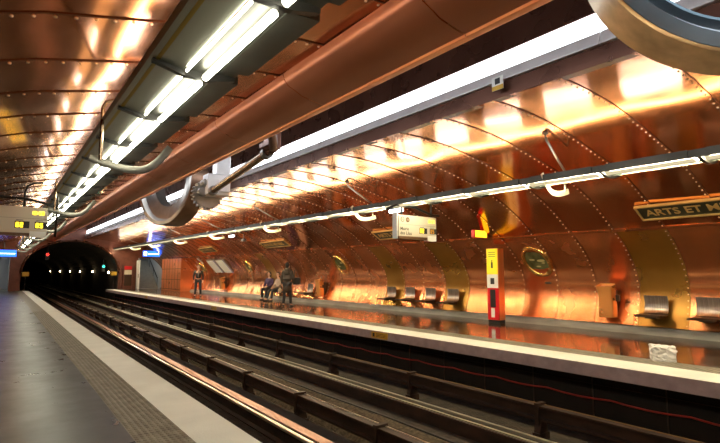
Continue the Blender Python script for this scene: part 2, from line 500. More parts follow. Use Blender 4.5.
# centre gravel strip
mb = MB(); nx, ny = 10, 260
vs = []; fs = []
for j in range(ny + 1):
    for i in range(nx + 1):
        e = 0 if i in (0, nx) else random.uniform(0.03, .07)
        vs.append((4.12 + 1.05 * i / nx, Y0 + 56 * j / ny, ZB - .01 + e * 1.5))
for j in range(ny):
    for i in range(nx): fs.append((j * (nx + 1) + i, j * (nx + 1) + i + 1, (j + 1) * (nx + 1) + i + 1, (j + 1) * (nx + 1) + i))
mb.add(vs, fs)
o = mb.build('gravel_strip', M['gravel'], smooth=True); tag(o, 'strip of grey brown gravel and litter between the two tracks', 'gravel', kind='stuff')

def track(side):
    s = ident if side == 'near' else mir
    f = lambda a, b: (min(s(a), s(b)), max(s(a), s(b)))
    YE = 110
    lab = {'near': 'beside the near platform', 'far': 'beside the far platform'}[side]
    root = empty('railway_track', (s(3.0), 0, ZB)); tag(root, 'dark rubber tyred metro track with shiny rails ' + lab, 'track', 'metro tracks')
    inv = Matrix.Translation((-s(3.0), 0, -ZB))
    def mk(mb, name, mat):
        mb.v = [tuple(inv @ Vector(p)) for p in mb.v]
        return mb.build(name, mat, root)
    off = 0 if side == 'near' else -0.42
    # conventional rails
    shine = M['rail_shine'] if side == 'near' else M['rail_pale']
    pink = M['rail_pink'] if side == 'near' else M['rail_pale']
    for x in (3.29, 1.93):
        x += off if side == 'far' else 0
        mb = MB()
        X = s(x)
        mb.extr([(X - .07, ZB), (X + .07, ZB), (X + .07, ZB + .02), (X + .012, ZB + .04), (X + .012, ZB + .17), (X + .034, ZB + .185), (X - .034, ZB + .185), (X - .012, ZB + .17), (X - .012, ZB + .04), (X - .07, ZB + .02)], Y0, YE)
        mb.extr([(X - .034, ZB + .186), (X + .034, ZB + .186), (X + .028, ZB + .222), (X - .028, ZB + .222)], Y0, YE, mi=1)
        mk(mb, 'rail', [M['rust'], shine])
    for x in (3.45, 1.78):
        x += off if side == 'far' else 0
        mb = MB()
        mb.box(*f(x - .075, x + .075), Y0, YE, ZB, ZB + .2)
        mb.box(*f(x - (.075 if side == 'near' else .03), x + (.075 if side == 'near' else .03)), Y0, YE, ZB + .2, ZB + .215, mi=1)
        mk(mb, 'running_strip', [M['rust'], pink])
    if side == 'near':
        mk(MB().box(3.53, 3.8, Y0, YE, ZB, ZB + .17), 'concrete_sill', M['conc_blue'])
    # guide bars (lateral), on brackets
    for x in ((3.88, 2.02 - .5) if side == 'near' else (2.42,)):
        if side == 'near' and x < 2: x = 1.2
        if side == 'near' and x == 1.2: continue
        if side == 'far': x = {3.50: 3.86 - .35 + .1, 2.42: 2.28}[x]
        mb = MB(); z = -.78
        X = s(x)
        mb.extr([(X - .07, z), (X + .07, z), (X + .07, z + .03), (X + .015, z + .04), (X + .015, z + .16), (X + .07, z + .17), (X + .07, z + .2), (X - .07, z + .2), (X - .07, z + .17), (X - .015, z + .16), (X - .015, z + .04), (X - .07, z + .03)], Y0, YE)
        mb.box(X + .045, X + .062, Y0, YE, z + .2, z + .208, mi=1)
        mk(mb, 'guide_bar', [M['rust'], M['rail_shine'] if side == 'near' else M['rail_brown']])
        yy = -1.2
        while yy < 42:
            mb = MB(); mb.box(X - .12, X + .12, yy - .06, yy + .06, ZB, ZB + .1); mb.extr([(X - .1, ZB + .1), (X + .1, ZB + .1), (X + .06, z), (X - .06, z)], yy - .05, yy + .05)
            mb.box(X - .085, X + .085, yy - .035, yy + .035, z + .19, z + .235); mb.box(X - .10, X - .075, yy - .03, yy + .03, z - .06, z + .235)
            mk(mb, 'bracket', M['rust']); yy += 2.0 if side == 'near' else 2.7
    return root
track('near'); track('far')
# cable beside the gravel strip and the red cable
o = MB().tube([(4.93, y, ZB + .13 + .012 * math.sin(y * 1.3)) for y in [Y0 + i * 1.0 for i in range(0, 58)]], .018, 6).build('cable', M['black'], smooth=True)
tag(o, 'thin black cable running along the gravel between the tracks', 'cable')
mb = MB(); pts = []
y = Y0
while y < Y1:
    for q in range(4):
        t = q / 4; pts.append((7.47, y + 1.05 * t, -.60 - .03 * 4 * t * (1 - t)))
    y += 1.05
o = MB().tube(pts, .014, 6).build('cable', M['red_cable'], smooth=True)
tag(o, 'red cable slung along the dark wall under the far platform edge', 'cable')
mb = MB(); y = Y0 + .3
while y < Y1:
    mb.box(7.515, 7.53, y - .008, y + .008, ZB, -.18); y += 1.05
mb.box(7.515, 7.525, Y0, Y1, -.42, -.41)
tag(mb.build('trim_trench_joints', M['joint']), kind='structure')

# ---- end walls and tunnel
def arch_z(x):
    t = (x - 4.43) / 3.3
    return 1.35 + 2.5 * math.sqrt(max(0, 1 - t * t))
def top_z(x):
    xx = x if x > XC else mir(x)
    if xx > 11.44: return .9
    if xx < 5.2: return 6.6
    return lift(Y1, ceil_z(x)) + .05
mb = MB()
def strip(xa, xb, za, zb, y0=Y1, y1=Y1 + .5, mi=0):
    # za, zb are functions
    vs = [(xa, y0, za(xa)), (xb, y0, za(xb)), (xb, y0, zb(xb)), (xa, y0, zb(xa)), (xa, y1, za(xa)), (xb, y1, za(xb)), (xb, y1, zb(xb)), (xa, y1, zb(xa))]
    mb.add(vs, [(0, 1, 2, 3), (5, 4, 7, 6), (0, 4, 5, 1), (3, 2, 6, 7), (0, 3, 7, 4), (1, 5, 6, 2)], mi)
N = 24
for i in range(N):
    xa = 4.43 - 3.3 * math.cos(PI * i / N); xb = 4.43 - 3.3 * math.cos(PI * (i + 1) / N)
    strip(xa, xb, arch_z, lambda x: 6.6 if 3.2 < x < 5.4 else lift(Y1, ceil_z(x)) + .05)
flat = lambda v: (lambda x: v)
xs = [7.73, 8.2, 8.7, 9.2]
for a, b in zip(xs, xs[1:]): strip(a, b, flat(-.3), lambda x: lift(Y1, ceil_z(x)) + .05)
xs = [9.2, 9.8, 10.4, 11.0, 11.45]
for a, b in zip(xs, xs[1:]): strip(a, b, flat(2.62), lambda x: max(2.7, lift(Y1, ceil_z(x)) + .1))
xs = [1.13, .8, .42]
for a, b in zip(xs, xs[1:]): strip(b, a, flat(-.3), lambda x: lift(Y1, ceil_z(x)) + .05)
strip(-1.3, .42, flat(2.5), lambda x: lift(Y1, ceil_z(x)) + .1)
strip(-3.2, -1.3, flat(-.1), lambda x: 3.6)
tag(mb.build('wall_end', M['brown_wall']), kind='structure')
tag(MB().box(-3.4, 12, Y0 - .3, Y0, ZB, 6.6).build('wall_back', M['copper_dark']), kind='structure')
# tunnel bore
mb = MB(); pr = [(4.43 + 3.3 * math.cos(a), 1.35 + 2.5 * math.sin(a)) for a in [PI * i / 20 for i in range(21)]]
pr = [(7.73, ZB)] + pr + [(1.13, ZB)]
mb.extr(pr, Y1 + .4, 140, closed=False)
mb.add([(x, 140, z) for x, z in pr], [tuple(range(len(pr)))])
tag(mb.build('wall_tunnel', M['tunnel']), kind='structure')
# arch rim
mb = MB(); pts = [(4.43 + 3.33 * math.cos(a), Y1 - .03, 1.35 + 2.53 * math.sin(a)) for a in [PI * i / 28 for i in range(29)]]
mb.tube(pts, .09, 8)
tag(mb.build('trim_arch', M['copper_dark'], smooth=True), kind='structure')
# tunnel lamps along the right wall
for i, (y, z) in enumerate([(47.5, 1.4), (57, 1.5), (67, 1.55), (78, 1.6), (92, 1.65), (112, 1.7)]):
    r = empty('tunnel_lamp', (7.6, y, z)); tag(r, 'small warm bulkhead lamp on the wall inside the dark tunnel', 'lamp', 'tunnel wall lamps')
    MB().box(.0, .1, -.1, .1, -.1, .1).build('housing', M['black'], r)
    MB().ball((-.03, 0, 0), .1, (.7, 1, .9), 10).build('bulb', M['lamp_tunnel'], r, smooth=True)
# signals
def signal(x, y, z, mat, label):
    r = empty('signal_light', (x, y, z)); tag(r, label, 'signal')
    MB().box(-.13, .13, 0, .16, -.3, .3).build('housing', M['black'], r, bevel=.02)
    for dz in (.13, -.13):
        MB().lathe([(0.0, -.01), (.07, -.01), (.085, .0), (.085, .05), (.075, .05)], Matrix.Translation((0, 0, dz)) @ Matrix.Rotation(PI / 2, 4, 'X'), 14).build('lens', mat if dz > 0 else M['black'], r)
    MB().tube([(0, .1, .3), (0, .1, .75)], .03, 8).build('mount', M['black'], r)
signal(2.78, 44.9, 2.65, M['sig_red'], 'red lit signal hanging inside the left of the tunnel mouth')
signal(6.75, 44.9, 1.75, M['sig_green'], 'green lit signal inside the right of the tunnel mouth')
for x, z, lb in ((1.42, 1.25, 'small yellow plate at the left side of the tunnel mouth'), (7.42, 1.3, 'small yellow plate at the right side of the tunnel mouth')):
    r = empty('marker_plate', (x, 44.15, z)); tag(r, lb, 'sign')
    MB().box(-.22, .22, 0, .03, -.16, .16).build('plate', M['yellow_plate'], r, bevel=.01)
    MB().tube([(0, .05, -.16), (0, .05, -z)], .025, 8).build('post', M['black'], r)

# stair passage beyond the far platform end
mb = MB()
mb.box(9.0, 9.2, Y1 + .5, 54, 0, 5)
mb.box(11.45, 11.65, Y1 + .5, 54, 0, 5); mb.box(9.0, 11.65, Y1 + .5, 54, 5.0, 5.1); mb.box(9, 11.65, 54, 54.2, 0, 5.1)
tag(mb.build('wall_stair_passage', M['white_tile']), kind='structure')
tag(MB().box(9.0, 11.65, Y1 + .4, 54, -.3, 0).build('floor_passage', M['stair']), kind='structure')
mb = MB()
for i in range(15): mb.box(9.22, 11.43, 46.2 + .3 * i, 46.2 + .3 * (i + 1) + .02, 0.0, .17 * (i + 1))
o = mb.build('staircase', M['stair']); tag(o, 'pale stone staircase rising in the white tiled exit passage', 'staircase'); recenter(o)
o = MB().tube([(11.3, 46.0, .9), (11.3, 50.6, 3.5)], .04, 8).build('handrail', M['dark_steel'], smooth=True)
mb = MB()
for t in (0, .33, .66, 1): mb.tube([(11.3, 46 + 4.6 * t, .9 + 2.6 * t), (11.3, 46 + 4.6 * t, .85 + 2.6 * t - .65)], .02, 6)
pp = mb.build('post', M['dark_steel'], o); tag(o, 'dark sloping handrail beside the staircase in the exit passage', 'handrail')
o = MB().box(9.6, 11.0, 46.5, 46.7, 4.85, 4.98).build('ceiling_lamp', M['white_lit']); tag(o, 'white ceiling lamp above the stairs in the exit passage', 'lamp')
o = MB().box(9.6, 11.0, 44.9, 45.15, 4.85, 4.98).build('ceiling_lamp', M['white_lit']); tag(o, 'white ceiling lamp just inside the exit passage mouth', 'lamp')
# glazed white door panel at the left of passage, vending machine
r = empty('passage_door', (9.12, 42.9, 0)); tag(r, 'white open door standing at the left of the exit passage', 'door')
MB().box(-.04, .04, -.02, 1.0, 0.02, 2.4).build('door_leaf', M['white'], r)
MB().box(-.07, -.04, .1, .16, .95, 1.25).build('handle', M['dark_steel'], r)
r = empty('vending_machine', (8.35, 43.7, 0)); tag(r, 'tall vending machine with red and white front at the end of the far platform', 'machine')
MB().box(-.35, .35, -.3, .28, 0.0, 2.0).build('cabinet', M['brown_wall'], r, bevel=.02)
MB().box(-.28, .28, -.33, -.3, 1.62, 1.9).build('top_panel', M['red'], r)
MB().box(-.28, .28, -.33, -.3, 1.22, 1.58).build('display', M['cream'], r)
MB().box(-.28, .28, -.33, -.3, .3, 1.18).build('front_panel', M['seat_dark'], r)
# left passage
mb = MB()
mb.box(-1.5, -1.3, Y1 + .5, 50, 0, 3); mb.box(.42, .6, Y1 + .5, 50, 0, 3); mb.box(-1.5, .6, Y1 + .5, 50, 2.9, 3.0); mb.box(-1.5, .6, 50, 50.2, 0, 3)
tag(mb.build('wall_left_passage', M['white_tile']), kind='structure')
tag(MB().box(-1.5, .6, Y1 + .4, 50, -.3, 0).build('floor_left_passage', M['stair']), kind='structure')
o = MB().box(-.9, .1, 46, 46.3, 2.82, 2.89).build('ceiling_lamp', M['white_lit']); tag(o, 'white ceiling lamp in the passage beyond the near platform', 'lamp')

# ---- copper kiosk
mb = MB(); mb.box(10.45, 11.45, 36.0, 41.2, 0, 2.55)
for k in range(1, 7):
    y = 36 + k * 5.2 / 7; mb.box(10.44, 10.452, y - .012, y + .012, .1, 2.5, mi=1)
for zz in (.12, .85, 1.65, 2.5): mb.box(10.44, 10.452, 36, 41.2, zz - .012, zz + .012, mi=1)
o = mb.build('kiosk', [M['copper_kiosk'], M['seam']], bevel=.0); recenter(o); tag(o, 'boxy copper clad kiosk standing on the far platform before the exit', 'kiosk')

# ------------------------------------------------------------------ light rails
def light_rail(side):
    s = ident if side == 'near' else mir
    XR0 = 1.08
    near = side == 'near'
    root = empty('light_rail', (s(XR0), 0, 0))
    tag(root, 'long black suspended light rail with fluorescent tubes ' + ('directly over the near platform' if near else 'running above the far platform'), 'light', 'suspended platform light rails')
    g = lambda x: s(x) - s(XR0)
    def mk(mb, name, mat, smooth=False, bevel=0):
        return mb.build(name, mat, root, lifted=True, smooth=smooth, bevel=bevel, auto=.5 if smooth else None)
    # spine
    mb = MB(); mb.extr([(g(1.02), 2.80), (g(1.16), 2.80), (g(1.14), 2.90), (g(1.04), 2.90)], Y0, Y1 - .3)
    mk(mb, 'spine', M['dark_steel'])
    # track-side / wall-side wings in plates with brackets
    seg = 1.30; y = Y0; k = 0; EB = 2.83 if near else 2.785
    wl = MB(); wr = MB(); ylw = MB()
    wl.extr([(g(.735), 2.855), (g(.76), 2.83), (g(1.0), 2.785), (g(1.0), 2.80), (g(.77), 2.85)], Y0, Y1 - .3)
    ylw.extr([(g(.80), 2.818), (g(.825), 2.813), (g(.825), 2.82), (g(.80), 2.824)], Y0, Y1 - .3)
    wr.extr([(g(1.17), 2.815), (g(1.30), 2.815), (g(1.415), EB + .003), (g(1.415), 2.895), (g(1.40), 2.895), (g(1.40), EB + .015), (g(1.30), 2.83), (g(1.17), 2.83)], Y0, Y1 - .3)
    mk(wl, 'wing', M['wing']); mk(ylw, 'stripe', M['yellow_line'])
    mk(wr, 'wing', M['dark_steel'])
    def DIF(ya, yb):
        mb = MB(); mb.extr([(g(1.40), 2.785), (g(1.38), 2.757), (g(1.34), 2.742), (g(1.29), 2.752), (g(1.27), 2.785)], ya + .07, yb - .07); mk(mb, 'diffuser', M['diffuser'])
    while y < Y1 - .6:
        y2 = min(y + seg, Y1 - .4)
        if y > -4:
            mb = MB(); mb.extr([(g(1.26), 2.812), (g(1.435) + (.05 if near else 0), EB), (g(1.435) + (.05 if near else 0), 2.90), (g(1.418), 2.90), (g(1.418), EB + .01), (g(1.26), 2.825)], y + .12, y2 - .10); mk(mb, 'wing_plate', M['dark_steel'])
            mb = MB(); mb.extr([(g(.78), 2.80), (g(1.0), 2.745), (g(1.22), 2.745), (g(1.40), 2.79), (g(1.40), 2.82), (g(.78), 2.845)], y - .025, y + .025); mk(mb, 'cross_bracket', M['black'])
        # tubes: pair underneath
        tm = M['tube'] if near else M['tube_far']
        if y > -6:
            xt, zt = (1.15, 2.745) if near else (1.21, 2.795)
            mb = MB(); mb.tube([(g(xt), y + .07, zt), (g(xt), y2 - .07, zt)], .025 if near else .017, 10); mk(mb, 'fluorescent_tube', tm, True)
            if near:
                mb = MB(); mb.tube([(g(1.01), y + .07, 2.765), (g(1.01), y2 - .07, 2.765)], .010, 8); mk(mb, 'fluorescent_tube', tm, True)
            mb = MB(); mb.tube([(g(1.09), y + .0, 2.93), (g(1.09), y2 - .0, 2.93)], .016, 8); mk(mb, 'upper_tube', M['tube_up'], True)
            mb = MB(); mb.box(min(g(1.17), g(1.33)), max(g(1.17), g(1.33)), y + .25, y2 - .25, 2.842, 2.85); mk(mb, 'added_glow_tray', M['added_tray'])  # unseen glowing plate, added so white patches reflect in the ceiling
            if not near: y += seg; k += 1; DIF(y - seg, y2); continue
            mb = MB(); mb.box(min(g(.80), g(.825)), max(g(.80), g(.825)), y + .42, y2 - .42, 2.87, 2.877); mk(mb, 'added_glow_tray', M['added_tray'])  # second added plate, for the small reflections wall-side of the streak
        y += seg; k += 1
    # hoops with hanger pipes
    base = 5.55 if near else 4.55
    for q in range(-2, 7):
        y = base + 5.5 * q
        if y > Y1 - 2: break
        mb = MB(); pts = []
        for a in range(0, 15):
            t = a / 14; pts.append((g(.64 + .80 * t), y, (2.44 if near else 2.70) - .08 * math.sin(PI * t) + .22 * (max(0, t - .6) / .4) ** 2))
        mb.tube(pts, .04 if near else .05, 8, flat=(1.0, .14))
        mk(mb, 'hoop', M['hoop'] if near else M['cream'], True)
        mb = MB()
        cz = ceil_z(1.82)
        mb.tube([(g(.745), y, 2.42 if near else 2.68), (g(.745), y, 2.98), (g(.77), y - .02, 3.04), (g(.84), y - .04, 3.07), (g(1.05), y - .1, 3.13), (g(1.74), y - .3, cz - .12), (g(1.82), y - .33, cz - .07), (g(1.82), y - .33, cz + .01)], .019, 10)
        mb.lathe([(0, -.03), (.05, -.03), (.05, 0.01), (0, .01)], Matrix.Translation((g(1.82), y - .33, cz)), 12)
        mk(mb, 'hanger_pipe', M['pipe'] if near else M['hoop'], True)
    return root
light_rail('near'); light_rail('far')

# ------------------------------------------------------------------ wheels, cog and shaft in the recess
def wheel(c, R, psi, w, label, ww=.36, rimmat='bronze', webmat='blue_steel'):
    r = empty('machine_wheel', c); tag(r, label, 'wheel', None)
    nrmv = Vector((-math.cos(psi), -math.sin(psi), 0))
    t = Vector((-math.sin(psi), math.cos(psi), 0))
    F = frame((0, 0, 0), t, (0, 0, 1)); F = Matrix((t, Vector((0, 0, 1)), nrmv)).transposed().to_4x4()
    h = w / 2
    MB().lathe([(R - .05, -h), (R, -h), (R, h), (R - .02, h + .01), (R - .13, h + .01), (R - .15, h - .02), (R - .15, -h), (R - .05, -h)], F, 72).build('rim', [M[rimmat]], r, smooth=True, auto=.5)
    MB().lathe([(R - .022, h + .012), (R - .022, h + .02), (R - .13, h + .02), (R - .16, h - .02), (R - .21, h - .10), (R - ww + .02, h - .20), (R - ww, h - .20), (R - ww, -h), (R - .16, -h)], F, 72).build('web', [M[webmat]], r, smooth=True, auto=.5)
    mb = MB()
    for e in (-.5, .5): mb.tube([t * e * R * .9 + Vector((0, 0, R * .84)), t * e * R * .9 + Vector((0, 0, 6.0 - c[2]))], .04, 10)
    mb.build('hanger', M['gun'], r)
    return r
wheel((4.3, .93, 3.95), 1.16, .68, .38, 'huge blue grey and bronze wheel in the ceiling slot, nearest the camera')
wheel((4.2, 15.8, 4.3), 1.5, .30, .55, 'huge dark bronze wheel in the ceiling slot beyond the cog', .62, 'dark_bronze', 'gun')
# axles (hang the wheels)
def gear_mb(R, w, teeth, F):
    mb = MB(); n = teeth * 4; vs = []; 
    for k in range(n):
        rr = R if (k % 4) in (0, 1) else R * .87
        a = 2 * PI * (k + .5) / n
        for h in (-w / 2, w / 2): vs.append(F @ Vector((rr * math.cos(a), rr * math.sin(a), h)))
    fs = [(2 * k, 2 * ((k + 1) % n), 2 * ((k + 1) % n) + 1, 2 * k + 1) for k in range(n)]
    fs.append(tuple(2 * k for k in range(n))); fs.append(tuple(2 * k + 1 for k in range(n)))
    mb.add(vs, fs); return mb
r = empty('cog_mechanism', (4.05, 11.7, 3.3)); tag(r, 'toothed cog with pale bearing block and slanting steel shaft hanging from ceiling slot', 'machinery')
d = Vector((0, -3.25, .36))
F = frame((0, 0, 0), (1, 0, 0), (0, 0, 1))
gear_mb(.38, .2, 22, Matrix.Translation((0, .3, -.02)) @ Matrix.Rotation(PI / 2, 4, 'X')).build('cog', M['gun'], r)
mb = MB(); mb.box(-.20, .34, -.35, .05, -.10, .42); mb.box(.06, .34, -.42, -.35, -.02, .3); mb.box(0.02, .38, -.3, 0, .42, 1.2)
mb.build('bearing_block', M['ledge'], r, bevel=.02)
mb = MB(); mb.lathe([(0, 0), (.1, 0), (.1, .14), (.06, .16), (.06, .2), (0, .2)], Matrix.Translation((-.2, -.05, .2)) @ Matrix.Rotation(PI / 2, 4, 'X'), 20)
mb.lathe([(0, 0), (.12, 0), (.12, .14), (0, .16)], Matrix.Translation((-.22, .0, .0)) @ Matrix.Rotation(PI / 2, 4, 'X'), 20)
mb.build('roller', M['gun'], r, smooth=True, auto=.5)
a = Vector((-.10, -.40, -.02)); b = a + d; e2 = b + Vector((-.42, -.75, .12))
mb = MB(); mb.tube([a, a.lerp(b, .93)], .082, 18); mb.build('shaft', M['pipe'], r, smooth=True, auto=.6)
mb = MB(); mb.tube([a.lerp(b, .89), a.lerp(b, .93)], .115, 18); mb.tube([a.lerp(b, -.01), a.lerp(b, .03)], .11, 18); mb.build('collar', M['gun'], r, smooth=True, auto=.6)
mb = MB(); mb.tube([a.lerp(b, .92), b, e2], .085, 14); p = b; mb.box(p.x - .12, p.x + .1, p.y - .1, p.y + .2, p.z - .02, p.z + .5); mb.box(p.x - .16, p.x - .06, p.y - .2, p.y + .3, p.z + .02, p.z + .12)
mb.build('mount', M['copper_dark'], r, smooth=False, bevel=.01)

# ------------------------------------------------------------------ wall-mounted objects
def wall_at(z):
    """x and inward normal of right wall at height z"""
    for i, ((a, za), (b, zb)) in enumerate(zip(PROF, PROF[1:])):
        if za <= z <= zb:
            t = (z - za) / (zb - za)
            return a + (b - a) * t, nrm(i).lerp(nrm(i + 1), t).normalized()
WN = {}
def wall_frame(y, z):
    """local frame on wall: X' = -Y (to the right in the photo), Y' = up the wall, Z' = into room"""
    x, nn = wall_at(z)
    zz = lift(y, z)
    ux = Vector((0, -1, 0)); uy = nn.cross(ux).normalized()
    F = Matrix((ux, uy, nn)).transposed().to_4x4(); F.translation = Vector((x, y, zz)) + nn * .012
    return F

# portholes
def porthole(y, z, label):
    Fw = wall_frame(y, z)
    r = empty('porthole'); r.matrix_world = Fw @ Matrix.Diagonal((1, 1.25, 1, 1)); tag(r, label, 'porthole', 'brass portholes in the copper wall')
    MB().lathe([(.30, -.02), (.30, .03), (.32, .06), (.35, .07), (.39, .06), (.41, .03), (.415, -.02)], None, 48).build('rim', M['brass'], r, smooth=True, auto=.7)
    mb = MB()
    for k in range(12):
        a = 2 * PI * k / 12; mb.ball((.355 * math.cos(a), .355 * math.sin(a), .07), .014, n=8)
    mb.build('bolts', M['brass'], r, smooth=True)
    MB().lathe([(0, .02), (.15, .018), (.305, .005), (.305, -.02)], None, 40).build('glass', M['glass'], r, smooth=True, auto=.6)
    mb = MB(); rq = random.Random(int(y * 10))
    for q in range(5):
        a_ = rq.uniform(0, 6.28); d_ = rq.uniform(.03, .18); mb.ball((d_ * math.cos(a_), d_ * math.sin(a_) * .8 - .02, .012), rq.uniform(.04, .09), (1.5, .5, .12), 10)
    mb.build('diorama', M['diorama'], r, smooth=True)
    return r
porthole(YS + 3.42 * SP, 1.60, 'brass rimmed porthole nearest the camera, right of the red help pillar')
porthole(16.3, 1.60, 'brass rimmed porthole between the nearest group of seats and the standing pair')
porthole(25.5, 1.58, 'brass rimmed porthole between the white posters and the seated people')
porthole(33.2, 1.55, 'brass rimmed porthole just behind the standing man in black')
# little label under near porthole
o = MB().box(-.08, .08, -.02, .02, 0, .012).build('caption_plate', M['black']); o.matrix_world = wall_frame(YS + 3.3 * SP, 1.06); tag(o, 'tiny dark caption plate below the nearest porthole', 'plate')

# nameplates
def nameplate(yc, L, label, text=True):
    Fw = wall_frame(yc, 2.46)
    Fw = Matrix.Translation((-.02, 0, 0)) @ Fw
    r = empty('nameplate'); r.matrix_world = Fw; tag(r, label, 'sign', 'station nameplates on the copper vault')
    h = .19
    MB().box(-L / 2, L / 2, -h, h, -.01, .02).build('plate', M['plate_black'], r)
    mb = MB(); e = .03
    mb.box(-L / 2 - e, L / 2 + e, h, h + e, -.01, .045); mb.box(-L / 2 - e, L / 2 + e, -h - e, -h, -.01, .045)
    mb.box(-L / 2 - e, -L / 2, -h, h, -.01, .045); mb.box(L / 2, L / 2 + e, -h, h, -.01, .045)
    mb.build('border', M['gold_letter'], r)
    if text:
        text_mesh('ARTS ET M\u00c9TIERS', .27, Matrix.Translation((-L / 2 + .1, -.095, .021)), M['gold_letter'], 'lettering', r, .006, 1.0 * (L - .2) / 2.35, bold=.004)
nameplate(3.02, 2.4, 'black and gold station nameplate nearest the camera, top right')
nameplate(11.3, 2.4, 'black and gold station nameplate partly hidden behind the hanging departure board')
nameplate(20.0, 2.4, 'black and gold station nameplate above the seated and standing group')
nameplate(29.0, 2.4, 'black and gold station nameplate farthest away, above the white posters')

# posters
def poster(y, w, label):
    Fw = wall_frame(y, 1.66); r = empty('poster'); r.matrix_world = Fw; tag(r, label, 'poster', 'white posters on the copper wall')
    MB().box(-w / 2, w / 2, -.55, .55, 0.08, .095).build('sheet', M['poster'], r)
    MB().box(w / 2 - .12, w / 2, -.55, .55, .095, .098).build('stripe', M['poster_blue'], r)
    MB().box(-w / 2 - .02, w / 2 + .02, -.57, .57, -.03, .08).build('backing', M['gun'], r)
poster(30.5, 1.35, 'white poster with a blue edge, the left one of the pair on the wall')
poster(28.9, 1.35, 'white poster with a blue edge, the right one of the pair on the wall')
o = MB().box(-.10, .10, -.30, .30, .01, .03).build('notice', M['poster']); o.matrix_world = wall_frame(32.6, 1.95); tag(o, 'narrow white notice on the wall left of the posters', 'notice')

# yellow lit exit box
r = empty('exit_sign', (10.0, 8.25, 2.33)); tag(r, 'small glowing yellow box sign sticking out of the wall above the help pillar', 'sign')
MB().box(-.24, .3, -.05, .05, -.1, .1).build('housing', M['red'], r, bevel=.006)
MB().box(-.19, .25, -.062, -.05, -.085, .085).build('face', M['yellow_lit'], r)
MB().box(.25, .6, -.04, .04, -.06, .06).build('arm', M['copper_dark'], r)

# help pillar
r = empty('help_pillar', (10.42, 7.98, 0)); tag(r, 'free standing copper help pillar with yellow, white and red front', 'pillar')
MB().box(0.0, .24, 0, .38, 0.09, 1.96).build('casing', M['copper_kiosk'], r, bevel=.008)
MB().box(.01, .23, .01, .37, 0, .09).build('plinth', M['black'], r)
MB().box(-.012, .0, .02, .36, 1.28, 1.95).build('yellow_panel', M['yellow_lit2'], r)
MB().box(-.012, .0, .02, .36, .92, 1.275).build('white_panel', M['white'], r)
p = MB().box(-.014, .0, .0, .36, .1, .915).build('red_panel', M['red'], r)
MB().box(-.02, -.014, .1, .27, .42, .88).build('extinguisher_window', M['black'], p)
MB().box(-.02, -.014, .14, .25, .16, .40).build('lower_label', M['white'], p)
MB().box(-.017, -.012, .13, .25, 1.02, 1.18).build('intercom', M['ink'], r)
mb = MB(); mb.tube([(-.016, .19, 1.44), (-.016, .19, 1.6)], .03, 8, flat=(.3, 1)); mb.ball((-.014, .19, 1.63), .022, (.4, 1, 1), 8)
mb.build('person_symbol', M['ink'], r)
mb = MB()
for q in range(3): mb.box(-.016, -.012, .08, .30, 1.74 + q * .055, 1.755 + q * .055)
mb.build('text_lines', M['ink'], r)

# seats
def make_seat():
    r = empty('platform_seat')
    # local: X' = toward the wall (+x), y along platform
    tag(r, 'x', 'seat', 'steel seats cantilevered from the copper wall')
    mb = MB(); prof = []
    # backrest curved sheet
    pts = [(.02, .02), (.055, .05), (.075, .12), (.085, .22), (.08, .32), (.06, .38)]
    k = len(pts); vs = []
    for y in (-.23, .23):
        for (x, z) in pts: vs.append((x, y, z))
        for (x, z) in pts: vs.append((x + .012, y, z + .002))
    fs = []
    for i in range(k - 1):
        fs.append((i, i + 1, 2 * k + i + 1, 2 * k + i)); fs.append((k + i, 3 * k + i, 3 * k + i + 1, k + i + 1))
        fs.append((i, k + i, k + i + 1, i + 1)); fs.append((2 * k + i, 2 * k + i + 1, 3 * k + i + 1, 3 * k + i))
    fs += [(0, 2 * k, 3 * k, k), (k - 1, 2 * k - 1, 4 * k - 1, 3 * k - 1)]
    mb.add(vs, fs)
    for q in range(9):   # perforated ribs read as vertical flutes
        y = -.2 + .05 * q
        mb.tube([(x - .002, y, z) for x, z in pts], .005, 5)
    mb.build('backrest', M['seat_steel'], r, smooth=True, auto=.8)
    mb = MB(); sp = [(.05, .015), (0, 0), (-.2, -.012), (-.38, 0.0), (-.43, -.03)]
    k = len(sp); vs = []
    for y in (-.24, .24):
        for x, z in sp: vs.append((x, y, z))
        for x, z in sp: vs.append((x, y, z - .02))
    fs = []
    for i in range(k - 1):
        fs.append((i, i + 1, 2 * k + i + 1, 2 * k + i)); fs.append((k + i, 3 * k + i, 3 * k + i + 1, k + i + 1))
        fs.append((i, k + i, k + i + 1, i + 1)); fs.append((2 * k + i, 2 * k + i + 1, 3 * k + i + 1, 3 * k + i))
    fs += [(0, 2 * k, 3 * k, k), (k - 1, 2 * k - 1, 4 * k - 1, 3 * k - 1)]
    mb.add(vs, fs); mb.build('seat', M['seat_dark'], r, smooth=True, auto=.6)
    mb = MB(); mb.box(-.22, .2, -.10, .12, -.09, -.02); mb.box(.05, .28, -.06, .06, -.08, .02); mb.tube([(.0, -.2, -.04), (.0, .2, -.04)], .02, 8)
    mb.build('support', M['seat_dark'], r, bevel=.006)
    return r
proto = make_seat()
def kids(o): return [c for c in bpy.data.objects if c.parent == o]
def dup(o):
    c = o.copy(); COL.objects.link(c)
    for ch in kids(o):
        d = ch.copy(); COL.objects.link(d); d.parent = c
    return c
seats = [(-1, 'steel seat at the right edge, the last one beside the nearest gold panel'), (0, 'steel seat on the nearest gold wall panel, right of the copper bin'),
         (6, 'steel seat in the row of four, rightmost, on a gold panel'), (7, 'steel seat in the row of four, second from the right'),
         (8, 'steel seat in the row of four, third from the right'), (9, 'steel seat in the row of four, leftmost'),
         (15, 'steel seat just right of the standing person in brown coat'),
         (18, 'steel seat under the seated person in pale coat'), (19, 'steel seat under the seated person in purple jacket')]
